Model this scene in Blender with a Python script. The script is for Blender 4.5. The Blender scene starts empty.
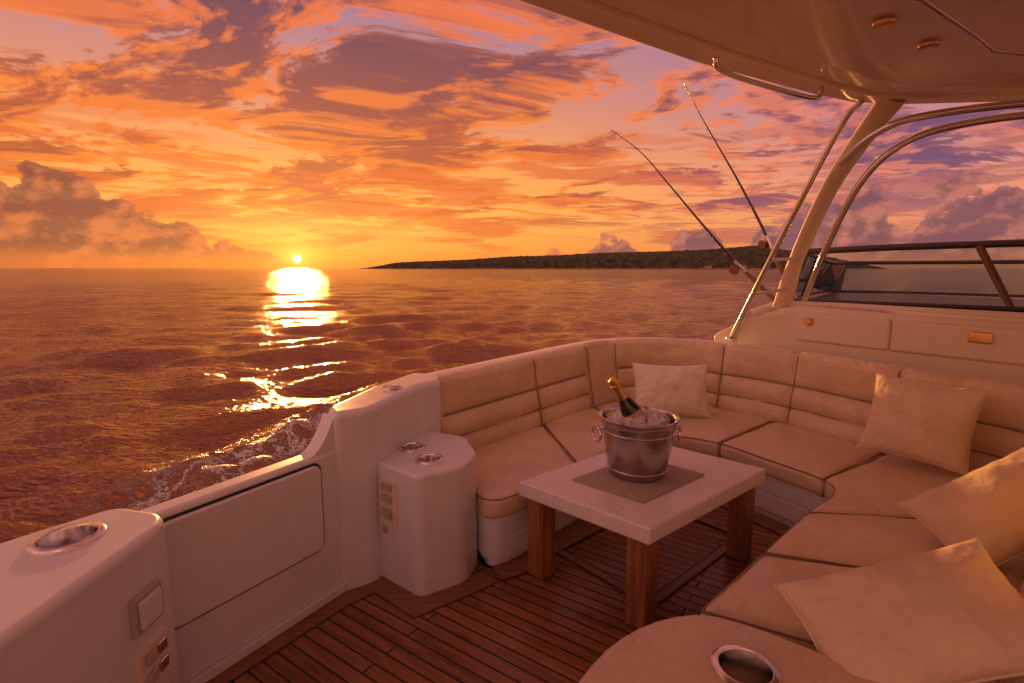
import bpy, bmesh, math, random
import numpy as np
from mathutils import Vector, Matrix, noise as mn
random.seed(4); rng=np.random.RandomState(7)
scene=bpy.context.scene
scene.view_settings.view_transform='Standard'; scene.view_settings.look='None'; scene.view_settings.exposure=0
SAZ=math.radians(-22.5); SEL=math.radians(.95); LEL=math.radians(5.0)
def dirv(a,e): return Vector((math.sin(a)*math.cos(e), math.cos(a)*math.cos(e), math.sin(e)))
SD=dirv(SAZ,SEL); LD=dirv(SAZ,LEL)

# ------------------------------------------------------------------ node DSL
class G:
    def __init__(s,nt): s.nt=nt
    def n(s,t,**k):
        nd=s.nt.nodes.new(t)
        for a,b in k.items(): setattr(nd,a,b)
        return nd
    def put(s,sock,v):
        if v is None: return
        if isinstance(v,bpy.types.NodeSocket): s.nt.links.new(v,sock)
        else:
            if isinstance(v,(tuple,list)) and len(v)==3 and sock.type=='RGBA': v=(*v,1)
            sock.default_value=v
    def m(s,op,a,b=None,c=None,clamp=False):
        nd=s.n('ShaderNodeMath',operation=op,use_clamp=clamp)
        s.put(nd.inputs[0],a); s.put(nd.inputs[1],b)
        if c is not None: s.put(nd.inputs[2],c)
        return nd.outputs[0]
    def v(s,op,a,b=None):
        nd=s.n('ShaderNodeVectorMath',operation=op); s.put(nd.inputs[0],a); s.put(nd.inputs[1],b)
        return nd.outputs['Value'] if op in('DOT_PRODUCT','LENGTH','DISTANCE') else nd.outputs[0]
    def mix(s,f,a,b,bt='MIX'):
        nd=s.n('ShaderNodeMix',data_type='RGBA',blend_type=bt); s.put(nd.inputs[0],f); s.put(nd.inputs[6],a); s.put(nd.inputs[7],b); return nd.outputs[2]
    def ramp(s,f,stops,interp='LINEAR'):
        nd=s.n('ShaderNodeValToRGB'); cr=nd.color_ramp; cr.interpolation=interp
        while len(cr.elements)<len(stops): cr.elements.new(0.5)
        for e,(p,c) in zip(cr.elements,stops):
            e.position=p; e.color=(*c,1) if len(c)==3 else c
        s.put(nd.inputs[0],f); return nd.outputs[0]
    def ss(s,x,a,b,c=0.0,d=1.0,typ='SMOOTHSTEP'):
        nd=s.n('ShaderNodeMapRange',interpolation_type=typ)
        s.put(nd.inputs['Value'],x); s.put(nd.inputs['From Min'],a); s.put(nd.inputs['From Max'],b); s.put(nd.inputs['To Min'],c); s.put(nd.inputs['To Max'],d)
        return nd.outputs[0]
    def xyz(s,x,y,z=0.0):
        nd=s.n('ShaderNodeCombineXYZ'); s.put(nd.inputs[0],x); s.put(nd.inputs[1],y); s.put(nd.inputs[2],z); return nd.outputs[0]
    def sep(s,v):
        nd=s.n('ShaderNodeSeparateXYZ'); s.put(nd.inputs[0],v); return nd.outputs
    def noise(s,v,scale,detail=4,rough=.5,dim='3D'):
        nd=s.n('ShaderNodeTexNoise',noise_dimensions=dim); s.put(nd.inputs['Vector'],v); nd.inputs['Scale'].default_value=scale; nd.inputs['Detail'].default_value=detail
        nd.inputs['Roughness'].default_value=rough
        return nd.outputs[0]
    def bump(s,h,dist,strength=1.,normal=None):
        nd=s.n('ShaderNodeBump'); s.put(nd.inputs['Height'],h); nd.inputs['Distance'].default_value=dist; nd.inputs['Strength'].default_value=strength
        if normal is not None: s.put(nd.inputs['Normal'],normal)
        return nd.outputs[0]
def newmat(name):
    m=bpy.data.materials.new(name); m.use_nodes=True; nt=m.node_tree
    return m,G(nt),nt.nodes['Principled BSDF']

# ------------------------------------------------------------------ world
w=bpy.data.worlds.new("World"); scene.world=w; w.use_nodes=True
nt=w.node_tree; nt.nodes.clear(); g=G(nt)
D=g.v('NORMALIZE',g.n('ShaderNodeTexCoord').outputs['Generated'])
X,Y,Z=g.sep(D)
az=g.m('ARCTAN2',X,Y); el=g.m('ARCSINE',Z)
elp=g.m('MAXIMUM',el,0.0)
dot=g.v('DOT_PRODUCT',D,tuple(SD)); ang=g.m('ARCCOSINE',g.m('MINIMUM',dot,0.9999999))
daz=g.m('SUBTRACT',az,SAZ); de=g.m('SUBTRACT',el,SEL+.02)
base=g.ramp(g.m('MULTIPLY',elp,1.25),[(0,(.82,.16,.033)),(.035,(.98,.30,.05)),(.10,(1.0,.42,.085)),(.22,(1.0,.36,.09)),(.36,(.70,.26,.17)),(.55,(.36,.20,.31)),(1,(.28,.18,.22))])
pinkb=g.ramp(g.m('MULTIPLY',elp,1.25),[(0,(.54,.14,.07)),(.06,(.82,.26,.11)),(.16,(.82,.29,.18)),(.32,(.50,.22,.28)),(.55,(.24,.16,.33)),(1,(.20,.155,.25))])
side=g.ss(g.m('ABSOLUTE',daz),.35,1.10)
sky=g.mix(side,base,pinkb)
gl=g.m('SQRT',g.m('ADD',g.m('MULTIPLY',g.m('MULTIPLY',daz,daz),.30),g.m('MULTIPLY',de,de)))
glow=g.m('EXPONENT',g.m('MULTIPLY',gl,-9.0))
glow2=g.m('EXPONENT',g.m('MULTIPLY',ang,-40.0))
den=g.m('ADD',g.m('MAXIMUM',Z,0.0),.10)
px=g.m('DIVIDE',X,den); py=g.m('DIVIDE',Y,den)
P=g.xyz(g.m('ADD',g.m('MULTIPLY',px,.66),g.m('MULTIPLY',py,.10)),py,0.)
warp=g.noise(P,1.3,1,.5,'2D')
P2=g.v('ADD',P,g.xyz(g.m('MULTIPLY',warp,.7),g.m('MULTIPLY',warp,.5),0.))
n1=g.noise(P2,2.2,5,.62,'2D')
n1s=g.noise(g.v('ADD',P2,(-.04,.11,0.)),2.2,3,.60,'2D')
nf=g.noise(P2,8.5,4,.65,'2D')
lg=g.noise(P,.75,0,.5,'2D')
dens=g.m('ADD',n1,g.m('MULTIPLY',g.m('SUBTRACT',nf,.5),.34))
dens=g.m('ADD',dens,g.m('MULTIPLY',g.m('SUBTRACT',lg,.5),.22))
dens=g.m('ADD',dens,g.ss(el,.12,.45,-.015,.07)); dens=g.m('ADD',dens,g.m('MULTIPLY',side,.025))
lit=g.m('ADD',.42,g.m('MULTIPLY',g.m('SUBTRACT',n1,n1s),5.0),clamp=True)
cov=g.ss(dens,.42,.50)
thick=g.ss(dens,.455,.60)
hi=g.ss(el,.14,.46)
litc=g.mix(hi,(1.0,.24,.025),(.92,.19,.055)); litc=g.mix(side,litc,(.80,.22,.15))
drk=g.mix(hi,(.42,.075,.035),(.14,.058,.095)); drk=g.mix(side,drk,(.17,.072,.15))
cc=g.mix(thick,litc,drk)
cc=g.mix(g.m('MULTIPLY',g.ss(lit,.45,1.),.75),cc,litc)
cc=g.mix(g.m('MULTIPLY',g.ss(lit,.0,.42,1.,0.),.8),cc,drk)
covf=g.m('MULTIPLY',cov,g.ss(el,.03,.12))
sky=g.mix(g.m('MULTIPLY',covf,.96),sky,cc)
Pst=g.xyz(g.m('MULTIPLY',az,3.0),g.m('MULTIPLY',el,26.0),0.)
st=g.noise(Pst,1.3,3,.6,'2D')
stm=g.m('MULTIPLY',g.ss(st,.47,.60),g.ss(el,.015,.05)); stm=g.m('MULTIPLY',stm,g.ss(el,.16,.28,1.,0.))
sky=g.mix(g.m('MULTIPLY',stm,.75),sky,g.mix(side,(.70,.12,.03),(.40,.13,.13)))
sky=g.mix(1.0,sky,g.mix(1.0,(.44,.16,.012),g.xyz(glow,glow,glow),'MULTIPLY'),'ADD')
# cumulus banks
Pc=g.xyz(az,g.m('MULTIPLY',el,1.35),0.)
cn=g.noise(Pc,14,5,.56,'2D')
cn2=g.noise(g.v('ADD',Pc,(.010,-.012,0)),14,4,.5,'2D')
big=g.noise(g.xyz(az,4.,0.),6.5,1,.5,'2D')
Hl=g.ss(az,-.38,-.74,0.,.14,'LINEAR')
Hr=g.m('MULTIPLY',g.ss(az,-.02,.62,.018,.105,'LINEAR'),g.ss(big,.36,.58,.35,1.15))
Hh=g.m('ADD',Hl,g.m('MULTIPLY',Hr,g.ss(az,-.05,.1)))
edge=g.m('ADD',g.m('SUBTRACT',Hh,el),g.m('MULTIPLY',g.m('SUBTRACT',cn,.5),g.m('ADD',.02,g.m('MULTIPLY',Hh,1.2))))
cm=g.m('MULTIPLY',g.ss(edge,0.,.008),g.ss(el,.004,.04,.5,1.))
rim=g.ss(edge,.0,.022,1.,0.)
clit=g.m('ADD',.22,g.m('MULTIPLY',g.m('SUBTRACT',cn,cn2),6.0),clamp=True)
cdk=g.mix(g.ss(az,-.2,.3),(.22,.062,.045),(.20,.075,.10)); clt=g.mix(g.ss(az,-.2,.3),(.64,.165,.06),(.52,.17,.13))
ccol=g.mix(g.m('MAXIMUM',g.m('MULTIPLY',rim,.45),clit),cdk,clt)
sky=g.mix(g.m('MULTIPLY',cm,.90),sky,ccol)
sky=g.mix(g.ss(el,.0,.03,.5,0.),sky,g.mix(g.ss(g.m('ABSOLUTE',daz),.05,.7),(1.0,.27,.035),(.52,.14,.07)))
sky=g.mix(1.0,sky,g.mix(1.0,(1.1,.50,.08),g.xyz(glow2,glow2,glow2),'MULTIPLY'),'ADD')
disc=g.ss(ang,.0085,.0055,0.,1.)
sky=g.mix(1.0,sky,g.mix(1.0,(6.,3.2,.8),g.xyz(disc,disc,disc),'MULTIPLY'),'ADD')
# unseen sky abeam and behind the boat brightened and warmed as added fill light
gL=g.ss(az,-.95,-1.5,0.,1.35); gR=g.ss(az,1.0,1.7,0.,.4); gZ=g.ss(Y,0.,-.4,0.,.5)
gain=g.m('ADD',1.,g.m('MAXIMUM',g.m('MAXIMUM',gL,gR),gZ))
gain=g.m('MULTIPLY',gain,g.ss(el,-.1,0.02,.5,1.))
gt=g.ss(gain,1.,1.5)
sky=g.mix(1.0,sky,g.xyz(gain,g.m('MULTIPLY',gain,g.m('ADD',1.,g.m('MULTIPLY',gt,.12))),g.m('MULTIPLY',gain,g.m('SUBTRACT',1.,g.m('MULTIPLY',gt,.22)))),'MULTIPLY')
nish=g.n('ShaderNodeTexSky',sky_type='NISHITA',sun_disc=False,sun_elevation=LEL,sun_rotation=SAZ)
sky=g.mix(1.0,sky,g.mix(1.0,nish.outputs[0],(.006,.004,.003),'MULTIPLY'),'ADD')
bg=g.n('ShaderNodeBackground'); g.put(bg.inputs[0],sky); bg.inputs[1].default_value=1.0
o=g.n('ShaderNodeOutputWorld'); nt.links.new(bg.outputs[0],o.inputs[0])

sl=bpy.data.lights.new('sun','SUN'); sl.energy=3.6; sl.angle=math.radians(1.5); sl.color=(1.,.42,.11)
so=bpy.data.objects.new('sun',sl); scene.collection.objects.link(so); so.rotation_euler=LD.to_track_quat('Z','Y').to_euler(); so.location=(0,0,30)

# ------------------------------------------------------------------ materials
def simple(name,col,rough=.4,metal=0.,var=.06,nscale=6.,bump=0.,bscale=60.,coat=0.):
    m,g,p=newmat(name); tc=g.n('ShaderNodeTexCoord').outputs['Object']
    n=g.noise(tc,nscale,3,.6)
    a=tuple(c*(1-var) for c in col); b=tuple(min(1,c*(1+var)) for c in col)
    g.put(p.inputs['Base Color'],g.mix(g.ss(n,.3,.7),a,b)); p.inputs['Metallic'].default_value=metal
    g.put(p.inputs['Roughness'],g.ss(n,.3,.7,rough*.85,min(1,rough*1.15)))
    if bump: g.put(p.inputs['Normal'],g.bump(g.noise(tc,bscale,1),bump))
    if coat: p.inputs['Coat Weight'].default_value=coat; p.inputs['Coat Roughness'].default_value=.08
    return m
gel=simple('gelcoat',(.74,.78,.77),.28,var=.03,nscale=2.5,coat=.25)
gelw=simple('gelcoat_cream',(.79,.70,.52),.3,var=.03,nscale=2,coat=.3)
roofm=simple('hardtop_gelcoat',(.85,.78,.62),.12,var=.02,nscale=1.5,coat=.5,bump=.002,bscale=2.2)
steel=simple('stainless_steel',(.72,.70,.67),.16,metal=1.,var=.05)
brushed=simple('brushed_steel',(.46,.44,.42),.20,metal=1.,var=.15,nscale=9,bump=.0008,bscale=70)
dark=simple('black_rubber',(.03,.028,.027),.5)
plast=simple('grey_plastic',(.45,.43,.41),.4)
frame=simple('window_frame',(.06,.05,.04),.25,var=.1)
wdark=simple('dash_vinyl',(.10,.07,.05),.35)
gold=simple('gold_foil',(.55,.36,.12),.35,metal=1.,bump=.003,bscale=60)
label=simple('bottle_label',(.50,.40,.22),.5)
carbon=simple('rod_blank',(.05,.03,.03),.2,coat=.4)
cork=simple('cork',(.22,.13,.07),.7,bump=.002)
brass=simple('brass',(.8,.5,.2),.25,metal=1.)
reelm=simple('reel_metal',(.20,.13,.08),.3,metal=1.)
def leather(name,col,fold=.006):
    m,g,p=newmat(name); tc=g.n('ShaderNodeTexCoord').outputs['Object']
    n=g.noise(tc,3.,4,.6)
    c=g.mix(g.ss(n,.3,.7),tuple(v*f for v,f in zip(col,(.90,.88,.85))),tuple(v*1.05 for v in col))
    g.put(p.inputs['Base Color'],c); g.put(p.inputs['Roughness'],g.ss(n,.3,.7,.28,.42)); p.inputs['Specular IOR Level'].default_value=.6
    wp=g.v('ADD',tc,g.xyz(g.m('MULTIPLY',n,.5),g.m('MULTIPLY',n,-.4),0.))
    cr=g.noise(wp,7.,2,.55)
    h=g.m('ADD',g.m('MULTIPLY',g.m('ABSOLUTE',g.m('SUBTRACT',cr,.5)),-1.2),g.m('MULTIPLY',g.noise(tc,90.,1),.10))
    g.put(p.inputs['Normal'],g.bump(h,fold*3.,1.)); return m
lea=leather('cream_leather',(.70,.565,.365)); lea2=leather('cream_leather_seat',(.72,.585,.385),.004)
pipe=simple('piping',(.27,.19,.115),.5)
def fabric(name,col):
    m,g,p=newmat(name); tc=g.n('ShaderNodeTexCoord').outputs['Object']
    n=g.noise(tc,5.,3,.6); g.put(p.inputs['Base Color'],g.mix(g.ss(n,.3,.7),tuple(v*.93 for v in col),tuple(v*1.05 for v in col)))
    p.inputs['Roughness'].default_value=.75; p.inputs['Sheen Weight'].default_value=.2
    b=g.bump(g.m('ADD',n,g.m('MULTIPLY',g.noise(tc,260.,0),.03)),.035); g.put(p.inputs['Normal'],b); return m
fab=fabric('pillow_linen',(.77,.64,.42)); fabw=fabric('pillow_ivory',(.82,.77,.64)); matt=fabric('mat_cloth',(.41,.35,.26))
m,g_,p=newmat('stone_tabletop'); tc=g_.n('ShaderNodeTexCoord').outputs['Object']
n=g_.noise(tc,55,2,.7); n2=g_.noise(tc,5,4,.6)
c=g_.mix(g_.ss(n,.55,.72),(.77,.75,.70),(.54,.51,.45)); c=g_.mix(g_.ss(n2,.45,.7,0,.3),c,(.83,.82,.78))
g_.put(p.inputs['Base Color'],c); g_.put(p.inputs['Roughness'],g_.ss(n2,.3,.7,.15,.30)); stone=m
def teak(name,ang=0.,stretch=(2.,30.,30.),col1=(.26,.105,.040),col2=(.40,.18,.075)):
    m,g,p=newmat(name); tc=g.n('ShaderNodeTexCoord').outputs['Object']
    mp=g.n('ShaderNodeMapping'); mp.inputs['Rotation'].default_value=(0,0,ang); mp.inputs['Scale'].default_value=stretch; g.put(mp.inputs[0],tc)
    n=g.noise(mp.outputs[0],1.,4,.62); g.put(p.inputs['Base Color'],g.mix(g.ss(n,.3,.7),col1,col2)); g.put(p.inputs['Roughness'],g.ss(n,.3,.7,.28,.45)); g.put(p.inputs['Normal'],g.bump(n,.002)); return m
teakleg=teak('teak_leg',0,(30.,30.,2.),(.20,.080,.028),(.38,.175,.066))
teaktrim=teak('teak_trim',-math.radians(50),(2.,30.,30.),(.20,.088,.034),(.33,.16,.068))
def teakdeck():
    m,g,p=newmat('teak_deck'); tc=g.n('ShaderNodeTexCoord').outputs['Object']
    mp=g.n('ShaderNodeMapping'); mp.inputs['Rotation'].default_value=(0,0,math.radians(34)); g.put(mp.inputs[0],tc); v=mp.outputs[0]
    br=g.n('ShaderNodeTexBrick'); g.put(br.inputs['Vector'],v); br.offset=.37; br.inputs['Scale'].default_value=1.; br.inputs['Mortar Size'].default_value=.0055; br.inputs['Mortar Smooth'].default_value=.15
    br.inputs['Brick Width'].default_value=1.9; br.inputs['Row Height'].default_value=.078
    br.inputs['Color1'].default_value=(0,0,0,1); br.inputs['Color2'].default_value=(1,1,1,1); br.inputs['Mortar'].default_value=(.5,.5,.5,1)
    x,y,z=g.sep(v)
    n=g.noise(g.xyz(g.m('MULTIPLY',x,2.),g.m('MULTIPLY',y,38.),g.m('MULTIPLY',br.outputs['Color'],7.)),1.,4,.62)
    c=g.mix(g.ss(n,.28,.72),(.145,.056,.020),(.33,.145,.054))
    c=g.mix(g.m('MULTIPLY',br.outputs['Color'],.42),c,(.43,.20,.08)); 
    dirt=g.noise(tc,1.6,3,.6); c=g.mix(g.ss(dirt,.45,.7,0,.4),c,(.10,.042,.02))
    c=g.mix(br.outputs['Fac'],c,(.014,.010,.008)); g.put(p.inputs['Base Color'],c)
    g.put(p.inputs['Roughness'],g.m('ADD',g.ss(n,.3,.7,.20,.36),g.m('MULTIPLY',br.outputs['Fac'],.2)))
    b=g.bump(g.m('ADD',g.m('MULTIPLY',br.outputs['Fac'],-1.),g.m('MULTIPLY',n,.5)),.004); g.put(p.inputs['Normal'],b); return m
tdeck=teakdeck()
bottleglass=simple('dark_bottle_glass',(.012,.022,.010),.06,coat=.8)
m,g_,p=newmat('tinted_windshield_glass')
tc=g_.n('ShaderNodeTexCoord').outputs['Object']
tr=g_.n('ShaderNodeBsdfTransparent'); g_.put(tr.inputs[0],g_.mix(g_.noise(tc,2.,1),(.74,.88,.80),(.78,.90,.83)))
gs=g_.n('ShaderNodeBsdfGlossy'); gs.inputs['Roughness'].default_value=.03
fr=g_.n('ShaderNodeFresnel'); fr.inputs[0].default_value=1.3
mx=g_.n('ShaderNodeMixShader'); g_.put(mx.inputs[0],fr.outputs[0]); g_.nt.links.new(tr.outputs[0],mx.inputs[1]); g_.nt.links.new(gs.outputs[0],mx.inputs[2])
g_.nt.links.new(mx.outputs[0],g_.nt.nodes['Material Output'].inputs[0]); wglass=m
ice,gi,p=newmat('ice'); tci=gi.n('ShaderNodeTexCoord').outputs['Object']; gi.put(p.inputs['Base Color'],gi.mix(gi.noise(tci,9.,1),(.85,.86,.88),(.97,.96,.95))); p.inputs['Roughness'].default_value=.12; p.inputs['Transmission Weight'].default_value=.4; p.inputs['IOR'].default_value=1.31

# ------------------------------------------------------------------ mesh helpers
def empty(name,loc=(0,0,0)):
    e=bpy.data.objects.new(name,None); scene.collection.objects.link(e); e.location=loc; e.empty_display_size=.2; return e
def mk(name,verts,faces,mat,parent=None,smooth=True,sharp=None):
    me=bpy.data.meshes.new(name); me.from_pydata([tuple(v) for v in verts],[],[tuple(f) for f in faces]); me.update()
    ob=bpy.data.objects.new(name,me); scene.collection.objects.link(ob)
    if mat: me.materials.append(mat)
    bm=bmesh.new(); bm.from_mesh(me); bmesh.ops.recalc_face_normals(bm,faces=bm.faces); bm.to_mesh(me); bm.free()
    if smooth:
        for f in me.polygons: f.use_smooth=True
    if sharp: me.set_sharp_from_angle(angle=math.radians(sharp))
    if parent: ob.parent=parent; ob.matrix_parent_inverse=Matrix.Translation(-Vector(parent.location))
    return ob
def catmull(pts,n=24):
    P=[np.array(p,float) for p in pts]; P=[2*P[0]-P[1]]+P+[2*P[-1]-P[-2]]; out=[]
    for i in range(1,len(P)-2):
        p0,p1,p2,p3=P[i-1:i+3]
        for k in range(n):
            t=k/n; out.append(.5*((2*p1)+(-p0+p2)*t+(2*p0-5*p1+4*p2-p3)*t*t+(-p0+3*p1-3*p2+p3)*t**3))
    out.append(P[-2]); return np.array(out)
def resample(p,step=None,n=None):
    p=np.array(p,float); d=np.r_[0,np.cumsum(np.linalg.norm(np.diff(p,axis=0),axis=1))]
    n=n or max(2,int(d[-1]/step)+1); s=np.linspace(0,d[-1],n)
    return np.stack([np.interp(s,d,p[:,k]) for k in range(p.shape[1])],1),s
def normals2(p):
    t=np.gradient(p,axis=0); t/=np.linalg.norm(t,axis=1)[:,None]+1e-9; return np.stack([-t[:,1],t[:,0]],1)
def sweep(name,path,prof,mat,parent,step=.025,sharp=None,closed=True,cap=True):
    p,s=resample(path,step); nn=normals2(p); V=[];F=[];m=None
    for i in range(len(p)):
        pr=prof(float(s[i]),float(s[-1]),p[i]); m=len(pr)
        for o,z in pr: V.append((p[i][0]+nn[i][0]*o,p[i][1]+nn[i][1]*o,z))
    for i in range(len(p)-1):
        for j in range(m if closed else m-1):
            k=(j+1)%m; F.append((i*m+j,i*m+k,(i+1)*m+k,(i+1)*m+j))
    if cap and closed: F.append(tuple(range(m))); F.append(tuple(range((len(p)-1)*m,len(p)*m)))
    return mk(name,V,F,mat,parent,True,sharp)
def tube(name,pts,r,mat,parent,seg=12,smoothpath=True,n=10,flat=None):
    P=catmull(pts,n) if smoothpath and len(pts)>2 else np.array(pts,float)
    if np.isscalar(r): R=np.full(len(P),r)
    else: R=np.interp(np.linspace(0,1,len(P)),np.linspace(0,1,len(r)),r)
    V=[];F=[]; up=Vector((0.13,.21,1)).normalized(); prev=None
    for i in range(len(P)):
        t=Vector(P[min(i+1,len(P)-1)]-P[max(i-1,0)]).normalized()
        if prev is None:
            a=t.cross(up); 
            if a.length<.05: a=t.cross(Vector((1,0,0)))
            a.normalize()
        else: a=(prev-t*prev.dot(t)).normalized()
        prev=a; b=t.cross(a); ri=float(R[i])
        for k in range(seg):
            th=2*math.pi*k/seg; fb=flat or 1.
            V.append(Vector(P[i])+(a*math.cos(th)+b*(math.sin(th)*fb))*ri)
    for i in range(len(P)-1):
        for k in range(seg):
            l=(k+1)%seg; F.append((i*seg+k,i*seg+l,(i+1)*seg+l,(i+1)*seg+k))
    F.append(tuple(range(seg))); F.append(tuple(range((len(P)-1)*seg,len(P)*seg)))
    return mk(name,V,F,mat,parent,True,50)
def lathe(name,prof,mat,parent,loc=(0,0,0),seg=48,rot=None,sharp=40):
    V=[];F=[];m=len(prof); M=Matrix.Translation(Vector(loc))@(rot.to_matrix().to_4x4() if rot else Matrix())
    for k in range(seg):
        th=2*math.pi*k/seg
        for r,z in prof: V.append(M@Vector((r*math.cos(th),r*math.sin(th),z)))
    for k in range(seg):
        l=(k+1)%seg
        for j in range(m-1): F.append((k*m+j,l*m+j,l*m+j+1,k*m+j+1))
    ob=mk(name,V,F,mat,parent,True,sharp)
    bm=bmesh.new(); bm.from_mesh(ob.data); bmesh.ops.remove_doubles(bm,verts=bm.verts,dist=1e-5); bm.to_mesh(ob.data); bm.free(); return ob
def prism(name,poly,z0,z1,bev,mat,parent,seg=5,holes=(),topz=None,roundcorn=0.):
    bm=bmesh.new(); b=[bm.verts.new((x,y,z0)) for x,y in poly]; f=bm.faces.new(b)
    r=bmesh.ops.extrude_face_region(bm,geom=[f]); 
    for v in [e for e in r['geom'] if isinstance(e,bmesh.types.BMVert)]: v.co.z=z1 if topz is None else topz(v.co)
    bmesh.ops.recalc_face_normals(bm,faces=bm.faces)
    if roundcorn:
        ed=[e for e in bm.edges if abs(e.verts[0].co.x-e.verts[1].co.x)<1e-6 and abs(e.verts[0].co.y-e.verts[1].co.y)<1e-6]
        bmesh.ops.bevel(bm,geom=ed,offset=roundcorn,segments=6,profile=.5,affect='EDGES',clamp_overlap=True)
    zm=(z0+z1)/2
    ed=[e for e in bm.edges if e.verts[0].co.z>zm and e.verts[1].co.z>zm]
    if not roundcorn: ed+= [e for e in bm.edges if (e.verts[0].co.z>zm)!=(e.verts[1].co.z>zm)]
    if bev: bmesh.ops.bevel(bm,geom=ed,offset=bev,segments=seg,profile=.5,affect='EDGES',clamp_overlap=True)
    me=bpy.data.meshes.new(name); bm.to_mesh(me); bm.free(); me.materials.append(mat)
    for q in me.polygons: q.use_smooth=True
    ob=bpy.data.objects.new(name,me); scene.collection.objects.link(ob)
    if parent: ob.parent=parent
    if holes:
        bmh=bmesh.new()
        for (hx,hy,hz,hr,hd) in holes:
            bmesh.ops.create_cone(bmh,cap_ends=True,segments=32,radius1=hr,radius2=hr,depth=hd*2,matrix=Matrix.Translation((hx,hy,hz)))
        mh=bpy.data.meshes.new('cut'); bmh.to_mesh(mh); bmh.free(); oh=bpy.data.objects.new('cut',mh); scene.collection.objects.link(oh)
        md=ob.modifiers.new('b','BOOLEAN'); md.operation='DIFFERENCE'; md.object=oh; md.solver='EXACT'
        bpy.context.view_layer.update(); dg=bpy.context.evaluated_depsgraph_get()
        me2=bpy.data.meshes.new_from_object(ob.evaluated_get(dg)); ob.modifiers.clear(); ob.data=me2; bpy.data.objects.remove(oh)
    ob.data.set_sharp_from_angle(angle=math.radians(42))
    wn=ob.modifiers.new('wn','WEIGHTED_NORMAL'); wn.keep_sharp=True
    return ob
def hexa(name,c8,bev,mat,parent,seg=3):
    bm=bmesh.new(); v=[bm.verts.new(c) for c in c8]
    for f in ((0,3,2,1),(4,5,6,7),(0,1,5,4),(1,2,6,5),(2,3,7,6),(3,0,4,7)): bm.faces.new([v[i] for i in f])
    bmesh.ops.recalc_face_normals(bm,faces=bm.faces)
    if bev: bmesh.ops.bevel(bm,geom=list(bm.edges),offset=bev,segments=seg,profile=.5,affect='EDGES')
    me=bpy.data.meshes.new(name); bm.to_mesh(me); bm.free(); me.materials.append(mat)
    for q in me.polygons: q.use_smooth=True
    ob=bpy.data.objects.new(name,me); scene.collection.objects.link(ob)
    if parent: ob.parent=parent; ob.matrix_parent_inverse=Matrix.Translation(-Vector(parent.location))
    wn=ob.modifiers.new('wn','WEIGHTED_NORMAL'); return ob
def softbox(name,fmap,L,W,H,r,puff,mat,parent,nu=40,nv=30,nw=8,wr=.004,seed=0.,piping=True):
    def rnd(p):
        h=(L/2,W/2,H/2); q=[max(-(h[i]-r),min(h[i]-r,p[i])) for i in range(3)]; d=Vector([p[i]-q[i] for i in range(3)])
        if d.length>1e-9: d=d.normalized()*r
        return [q[i]+d[i] for i in range(3)]
    def fm(u,v,w_):
        p=rnd([u*L/2,v*W/2,w_*H/2]); uu,vv,ww=p[0]/(L/2),p[1]/(W/2),p[2]/(H/2)
        a=(1-min(1,abs(uu))**3)*(1-min(1,abs(vv))**3)
        pt=Vector(fmap((uu+1)/2,(vv+1)/2,(ww+1)/2))
        if ww>0: pt.z+=puff*a*ww
        k=mn.noise(pt*3.1+Vector((seed,0,0)))*wr*2+mn.noise(pt*8.+Vector((0,seed,0)))*wr
        if ww>.3: pt.z+=k
        return pt
    V=[];F=[]
    def face(fn,a,b):
        o=len(V)
        for i in range(a+1):
            for j in range(b+1): V.append(fn(-1+2*i/a,-1+2*j/b))
        for i in range(a):
            for j in range(b): F.append((o+i*(b+1)+j,o+(i+1)*(b+1)+j,o+(i+1)*(b+1)+j+1,o+i*(b+1)+j+1))
    def dn(t): return math.copysign(1-(1-abs(t))**1.5,t)
    for s in(-1,1):
        face(lambda a,b:fm(dn(a),dn(b),s),nu,nv); face(lambda a,b:fm(dn(a),s,b),nu,nw); face(lambda a,b:fm(s,dn(a),b),nv,nw)
    me=bpy.data.meshes.new(name); me.from_pydata(V,[],F); bm=bmesh.new(); bm.from_mesh(me); bmesh.ops.remove_doubles(bm,verts=bm.verts,dist=.0006)
    bmesh.ops.recalc_face_normals(bm,faces=bm.faces); bm.to_mesh(me); bm.free(); me.materials.append(mat)
    for q in me.polygons: q.use_smooth=True
    ob=bpy.data.objects.new(name,me); scene.collection.objects.link(ob); ob.parent=parent
    if piping:
        pp=[]
        e=1-.30*r/(L/2); e2=1-.30*r/(W/2); wz=1-.30*r/(H/2); N=22
        def q(u,v): return Vector(fmap((u+1)/2,(v+1)/2,(wz+1)/2))
        for i in range(N): pp.append(q(-e+2*e*i/N,-e2))
        for i in range(N): pp.append(q(e,-e2+2*e2*i/N))
        for i in range(N): pp.append(q(e-2*e*i/N,e2))
        for i in range(N): pp.append(q(-e,e2-2*e2*i/N))
        pp.append(pp[0]); tube(name+'_piping',[tuple(x) for x in pp],.0075,pipe,parent,6,False)
    return ob
def torus(name,c,R,r,mat,parent,axis='Z',rot=None,seg=36):
    pts=[]
    for k in range(seg+1):
        a=2*math.pi*k/seg; v=Vector((R*math.cos(a),R*math.sin(a),0))
        if rot: v=rot@v
        pts.append(tuple(Vector(c)+v))
    return tube(name,pts,r,mat,parent,8,False)
def cupholder(name,x,y,z,r,parent):
    pr=[(0,-.16),(r*.86,-.16),(r*.90,-.13),(r*.92,.004),(r*.96,.013),(r*1.10,.013),(r*1.22,.006),(r*1.24,-.004)]
    return lathe(name,pr,steel,parent,(x,y,z))

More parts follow.
